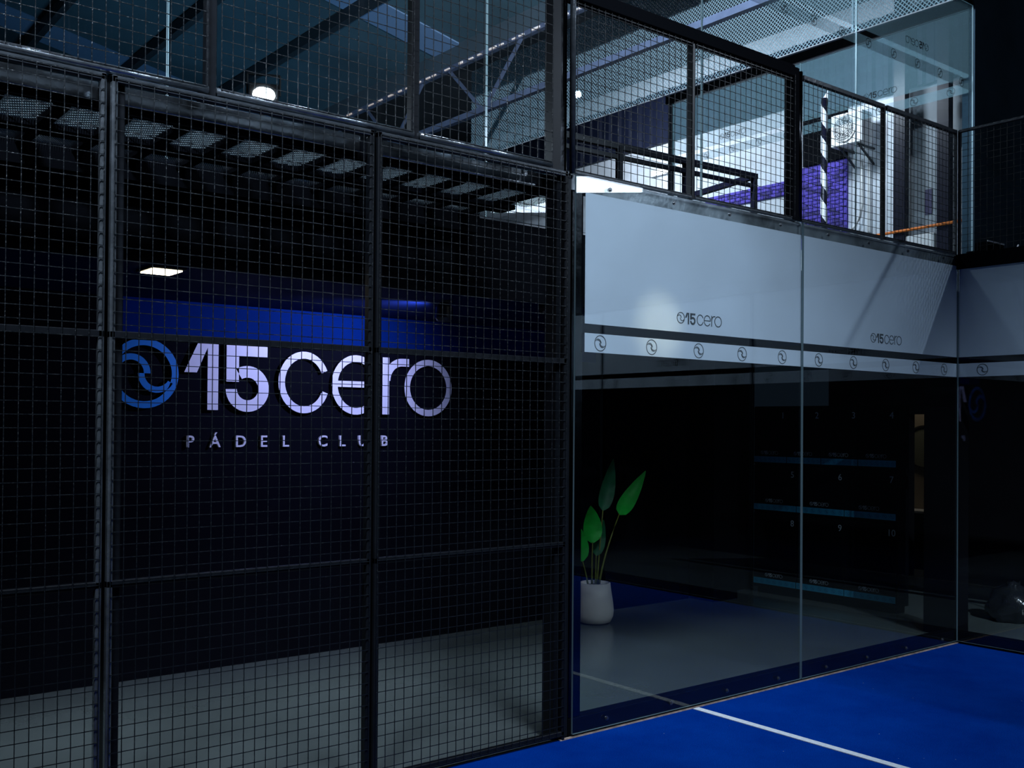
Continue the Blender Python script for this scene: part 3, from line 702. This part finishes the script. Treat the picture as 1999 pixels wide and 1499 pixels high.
# ------------------------------------------------------------------ shelf with small gear at right
sh = MB().bbox(2.1, 4.0, .90, 1.03, 3.36, 3.39).build('wall_shelf', MT['black']); tag(sh, 'black shelf on the dark partition at the right', 'shelf')
bx = thing('equipment_box', 'small black box with pale top edge on the dark shelf', 'box', (2.45, .95, 3.39))
MB().bbox(2.28, 2.62, .91, 1.02, 3.39, 3.50, .004).build('case', MT['black'], bx)
MB().box(2.28, 2.62, .905, .915, 3.497, 3.510).build('top_edge', MT['white'], bx)
for i in range(3): MB().bar((2.36+.07*i,.91,3.42),(2.36+.07*i,.90,3.42), .018, n=8).build('knob', MT['bolt'], bx)
bt = thing('spray_bottle', 'small white bottle lying beside the black box on the shelf', 'bottle', (2.93, .93, 3.39))
m = MB(); m.lathe([(.03,3.39),(.034,3.41),(.032,3.47),(.012,3.49),(.012,3.50)], 14, 2.90, .94); m.build('body', MT['white'], bt, smooth=True)
MB().bar((2.93,.94,3.49),(2.985,.94,3.545), .018, n=8).build('nozzle', MT['white'], bt)

# ------------------------------------------------------------------ upper hall: end wall, cladding, bricks
cl = thing('corrugated_cladding', 'dark corrugated cladding hanging over the white block wall', 'cladding', (6.4, 9, 6.93))
pit = .275; yy = 6.05-18*pit
while yy < 16.5:
    zb = 6.925 if yy > 6.0 else 6.70
    m = MB(); pts = [(0,0),(.06,0),(.10,-.04),(.175,-.04),(.215,0),(pit,0)]
    vs = [(6.42+q, yy+p, zb) for p, q in pts]+[(6.42+q, yy+p, 7.9) for p, q in pts]
    k = len(pts); m.add(vs+[(6.46, yy, zb), (6.46, yy+pit, zb)], [(i, i+1, k+i+1, k+i) for i in range(k-1)]+[(0, 2*k, 2*k+1, k-1, 4, 3, 2, 1)])
    m.build('cladding_sheet', MT['clad'], cl); yy += pit
dp = MB().bbox(6.42, 6.5, 5.26, 6.05, 5.885, 6.69).build('dark_wall_panel', MT['black']); tag(dp, 'tall dark panel above the purple brickwork', 'panel')
pw = thing('purple_brickwork', 'purple painted brick panel with a band running left', 'brickwork', (6.45, 6, 4.6))
MB().box(6.46, 6.499, 5.25, 6.10, 4.55, 5.88).build('mortar_bed', MT['mortar'], pw)
MB().box(6.475, 6.499, 6.10, 8.15, 5.50, 5.735).build('mortar_bed', MT['mortar'], pw)
bw, bh = .128, .058
ba = MB().bbox(-.015, .005, .004, bw-.004, .004, bh-.004, .003).mesh('brick', MT['purple'])
bb = MB().bbox(-.015, .005, .004, bw-.004, .004, bh-.004, .003).mesh('brick', MT['purpled'])
def bricks(y0, y1, z0, z1, x):
    r = 0; z = z0
    while z+bh <= z1+.001:
        y = y0 - (bw/2 if r % 2 else 0)
        while y < y1-.01:
            if y >= y0-.001 and y+bw <= y1+.02:
                shared('brick', ba if random.random() < .66 else bb, pw, (x+random.uniform(-.006,.004), y, z))
            y += bw
        z += bh; r += 1
bricks(5.25, 6.10, 4.55, 5.88, 6.458); bricks(6.10, 8.12, 5.502, 5.735, 6.472)

# ------------------------------------------------------------------ outdoor AC unit and pipes
ac = thing('ac_unit', 'white outdoor air-conditioning unit with round fan grille on brackets', 'air conditioner', (6.2, 4.97, 5.95))
MB().bbox(6.0, 6.28, 4.70, 5.235, 5.955, 6.44, .012).build('casing', MT['acwhite'], ac)
frA = (Vector((6.0,0,0)), -Y, Z, -X)
m = MB()
m.arc(-5.0, 6.20, .20, .20, .185, .185, 0, 360, frA, 0, .02, 40)
m.build('grille_rim', MT['acwhite'], ac)
m = MB(); m.poly([(-5.0+.185*math.cos(2*math.pi*i/36), 6.2+.185*math.sin(2*math.pi*i/36)) for i in range(36)], frA, 0, .003); m.build('fan_recess', MT['acgrey'], ac)
m = MB()
for r_ in (.03,.06,.09,.12,.15,.175): m.arc(-5.0, 6.20, r_, r_, r_-.006, r_-.006, 0, 360, frA, .008, .013, 32)
for q in range(8):
    t = math.pi*q/8; u, v = math.cos(t)*.185, math.sin(t)*.185
    m.bar(frA[0]+frA[1]*(-5.0-u)+Z*(6.2-v)-X*.012, frA[0]+frA[1]*(-5.0+u)+Z*(6.2+v)-X*.012, .005)
m.build('grille', MT['acwhite'], ac)
for q in (4.80, 5.12):
    m = MB(); m.box(6.02, 6.5, q-.015, q+.015, 5.925, 5.955); m.bar((6.1,q,5.93),(6.49,q,5.70), .025); m.build('bracket', MT['purlin'], ac)
pp = thing('ac_pipes', 'white trunking and bent pipe running down from the outdoor unit', 'pipes', (6.4, 4.9, 4.7))
MB().bbox(6.44, 6.5, 4.84, 4.885, 4.66, 5.83).build('trunking', MT['acwhite'], pp)
MB().tube([(6.42,4.97,5.80),(6.42,4.965,5.4),(6.42,4.955,5.12),(6.42,4.99,4.92),(6.42,5.07,4.79),(6.42,5.2,4.70)], .022, 10).build('hose', MT['acwhite'], pp, smooth=True)

# posts, poster, rail, boxes on the grey wall
for y0, y1, lab in ((4.115, 4.30, 'dark steel column on the grey wall, left of the poster'), (3.44, 3.62, 'dark steel column on the grey wall, right of the poster')):
    tag(MB().bbox(6.2, 6.32, y0, y1, 2.93, 8.0).build('steel_column', MT['navy']), lab, 'column')
po = MB().bbox(6.485, 6.5, 3.845, 3.965, 4.79, 5.16).build('wall_poster', MT['poster']); tag(po, 'small dark purple poster on the grey wall', 'poster')
m = MB(); m.tube([(6.18, 4.6, 4.535), (6.18, 3.15, 4.56)], .022, 8); o = m.build('barrier_rail', MT['orange'], smooth=True); tag(o, 'thin orange rail crossing in front of the grey wall', 'rail')
wb = MB().bbox(6.2, 6.48, 3.66, 4.10, 2.93, 4.46, .01).build('storage_box', MT['acwhite']); tag(wb, 'white storage box under the poster', 'box')
wl = thing('door_slit', 'tall bright white door frame strip beside the black partition', 'door frame', (6.0, 3.28, 2.93))
MB().bbox(6.30, 6.36, 3.22, 3.36, 2.93, 5.62).build('frame_strip', MT['acwhite'], wl)
# glowing tubes added on the wall in place of a lamp's reflection
for i, (ya, yb, z) in enumerate(((9.43, 9.0, 6.40), (8.80, 8.45, 6.40))):
    t = thing('tube_lamp', ['twin white tube lamp on the white wall, left one', 'twin white tube lamp on the white wall, right one'][i], 'lamp', (6.45, (ya+yb)/2, z), 'tube lamps')
    MB().bbox(6.44, 6.5, yb-.02, ya+.02, z-.05, z+.06).build('housing', MT['acwhite'], t)
    for dz in (-.025, .03): MB().tube([(6.425,yb,z+dz),(6.425,ya,z+dz)], .014, 8).build('tube', MT['tube'], t, smooth=True)

# ------------------------------------------------------------------ railing on the upper floor, striped pole
rl = thing('steel_railing', 'dark steel railing turning a corner behind the upper glass', 'railing', (-0.4, 2.2, 2.93))
c0, c1, c2 = Vector((-2.2, 2.13, 4.0)), Vector((0.089, 2.0, 4.0)), Vector((0.344, 2.755, 3.99))
c1 = Vector((0.089, 2.03, 4.0))
MB().bar(c0, c1+X*.03, .05, .05).build('top_rail', MT['navy'], rl)
MB().bar(c0-Z*.09, c1-Z*.09, .035, .035).build('lower_rail', MT['navy'], rl)
MB().bar(c1, c1+Vector((.25,1.4,0)), .05, .05).build('top_rail', MT['navy'], rl)
for q in (c1, Vector((-.80,2.08,4.0)), Vector((-1.60,2.10,4.0))):
    MB().bbox(q.x-.025, q.x+.025, q.y-.025, q.y+.025, 2.93, 4.0).build('post', MT['navy'], rl)
sp_ = thing('striped_pole', 'pole wrapped in a white spiral ribbon behind the upper glass', 'pole', (1.2, 2.034, 2.93))
MB().tube([(1.2,2.034,2.93),(1.2,2.034,4.96)], .030, 14).build('pole', MT['navy'], sp_, smooth=True)
m = MB(); n = 240; turns = 5.2
for i in range(n+1):
    t = i/n; a = -2*math.pi*turns*t; z = 3.3+1.62*t
    for dz in (0, .17): m.v.append((1.2+.034*math.cos(a+(0 if dz == 0 else 0.0)), 2.034+.034*math.sin(a), z+dz))
for i in range(n): m.f.append((2*i, 2*i+1, 2*i+3, 2*i+2)); m.m.append(0)
m.build('spiral_ribbon', MT['white'], sp_, smooth=True)

# ------------------------------------------------------------------ roof truss, purlins, floodlights
tr = thing('roof_truss', 'long steel lattice truss under the valley gutter', 'truss', (0.3, 8, 5.75))
MB().bar((.32,1.0,6.475),(.32,20,6.475), .07).build('top_chord', MT['chord'], tr)
MB().bar((.32,1.0,5.74),(.32,20,5.74), .075).build('bottom_chord', MT['chord'], tr)
for k in range(9):
    y = 1.4+2.2*k
    if y < 4.5: continue
    MB().bar((.32,y,6.45),(.32,y+.75,5.75), .035).build('diagonal', MT['chord'], tr); MB().bar((.32,y+1.55,6.45),(.32,y+.8,5.75), .035).build('diagonal', MT['chord'], tr)
st = thing('led_strip', 'warm LED strip along the truss top chord', 'light strip', (.27, 7, 6.46))
y = 4.6
while y < 10.4:
    q = random.uniform(.06,.16); MB().box(.265, .28, y, y+q, 6.452, 6.466+random.uniform(0,.012)).build('led_segment', MT['strip'], st); y += q+random.uniform(.05,.22)
for i, x in enumerate((-4.9, -3.7, -2.4, -1.1)):
    m = MB(); m.bar((x,1.0,roofz(x)-.09),(x,21,roofz(x)-.09), .10, .16); o = m.build('roof_purlin', MT['purlin'])
    tag(o, 'dark roof purlin, %s from the valley gutter' % ['fourth','third','second','nearest'][i], 'beam', 'roof purlins')
def floodlight(loc, aim, label, power, sc=1.0):
    loc = Vector(loc); t = thing('floodlight', label, 'floodlight', loc, 'upper floodlights')
    d = (Vector(aim)-loc).normalized(); u = d.cross(Z).normalized(); v = u.cross(d).normalized()
    fr = (loc, u, v, d)
    MB().poly([(-.10*sc,-.075*sc),(.10*sc,-.075*sc),(.10*sc,.075*sc),(-.10*sc,.075*sc)], fr, -.06, 0).build('housing', MT['lampbody'], t)
    MB().poly([(.075*sc*math.cos(2*math.pi*i/20), .052*sc*math.sin(2*math.pi*i/20)) for i in range(20)], fr, 0, .006).build('lens', MT['cool'], t)
    b = MB(); b.bar(loc+u*.11*sc-d*.03, loc+u*.11*sc-d*.03+Z*.14, .012); b.bar(loc-u*.11*sc-d*.03, loc-u*.11*sc-d*.03+Z*.14, .012); b.bar(loc+u*.11*sc-d*.03+Z*.14, loc-u*.11*sc-d*.03+Z*.14, .014)
    b.build('bracket', MT['lampbody'], t)
    MB().bar((loc.x,loc.y+.03,2.93),(loc.x,loc.y+.03,loc.z-.02), .04, n=8).build('stand', MT['lampbody'], t)
    lamp('floodlight_beam', 'AREA', loc+d*.02, aim, power, COOL, .17*sc, .12*sc)
    return t
floodlight((-4.614, 2.5, 3.912), (-6.6, -2.5, 2.6), 'bright floodlight hanging behind the upper glass', 18)
floodlight((-5.95, 2.95, 3.80), (-6.75, 0.1, 2.95), 'bright floodlight seen through the first deck grating', 16, 0.9)
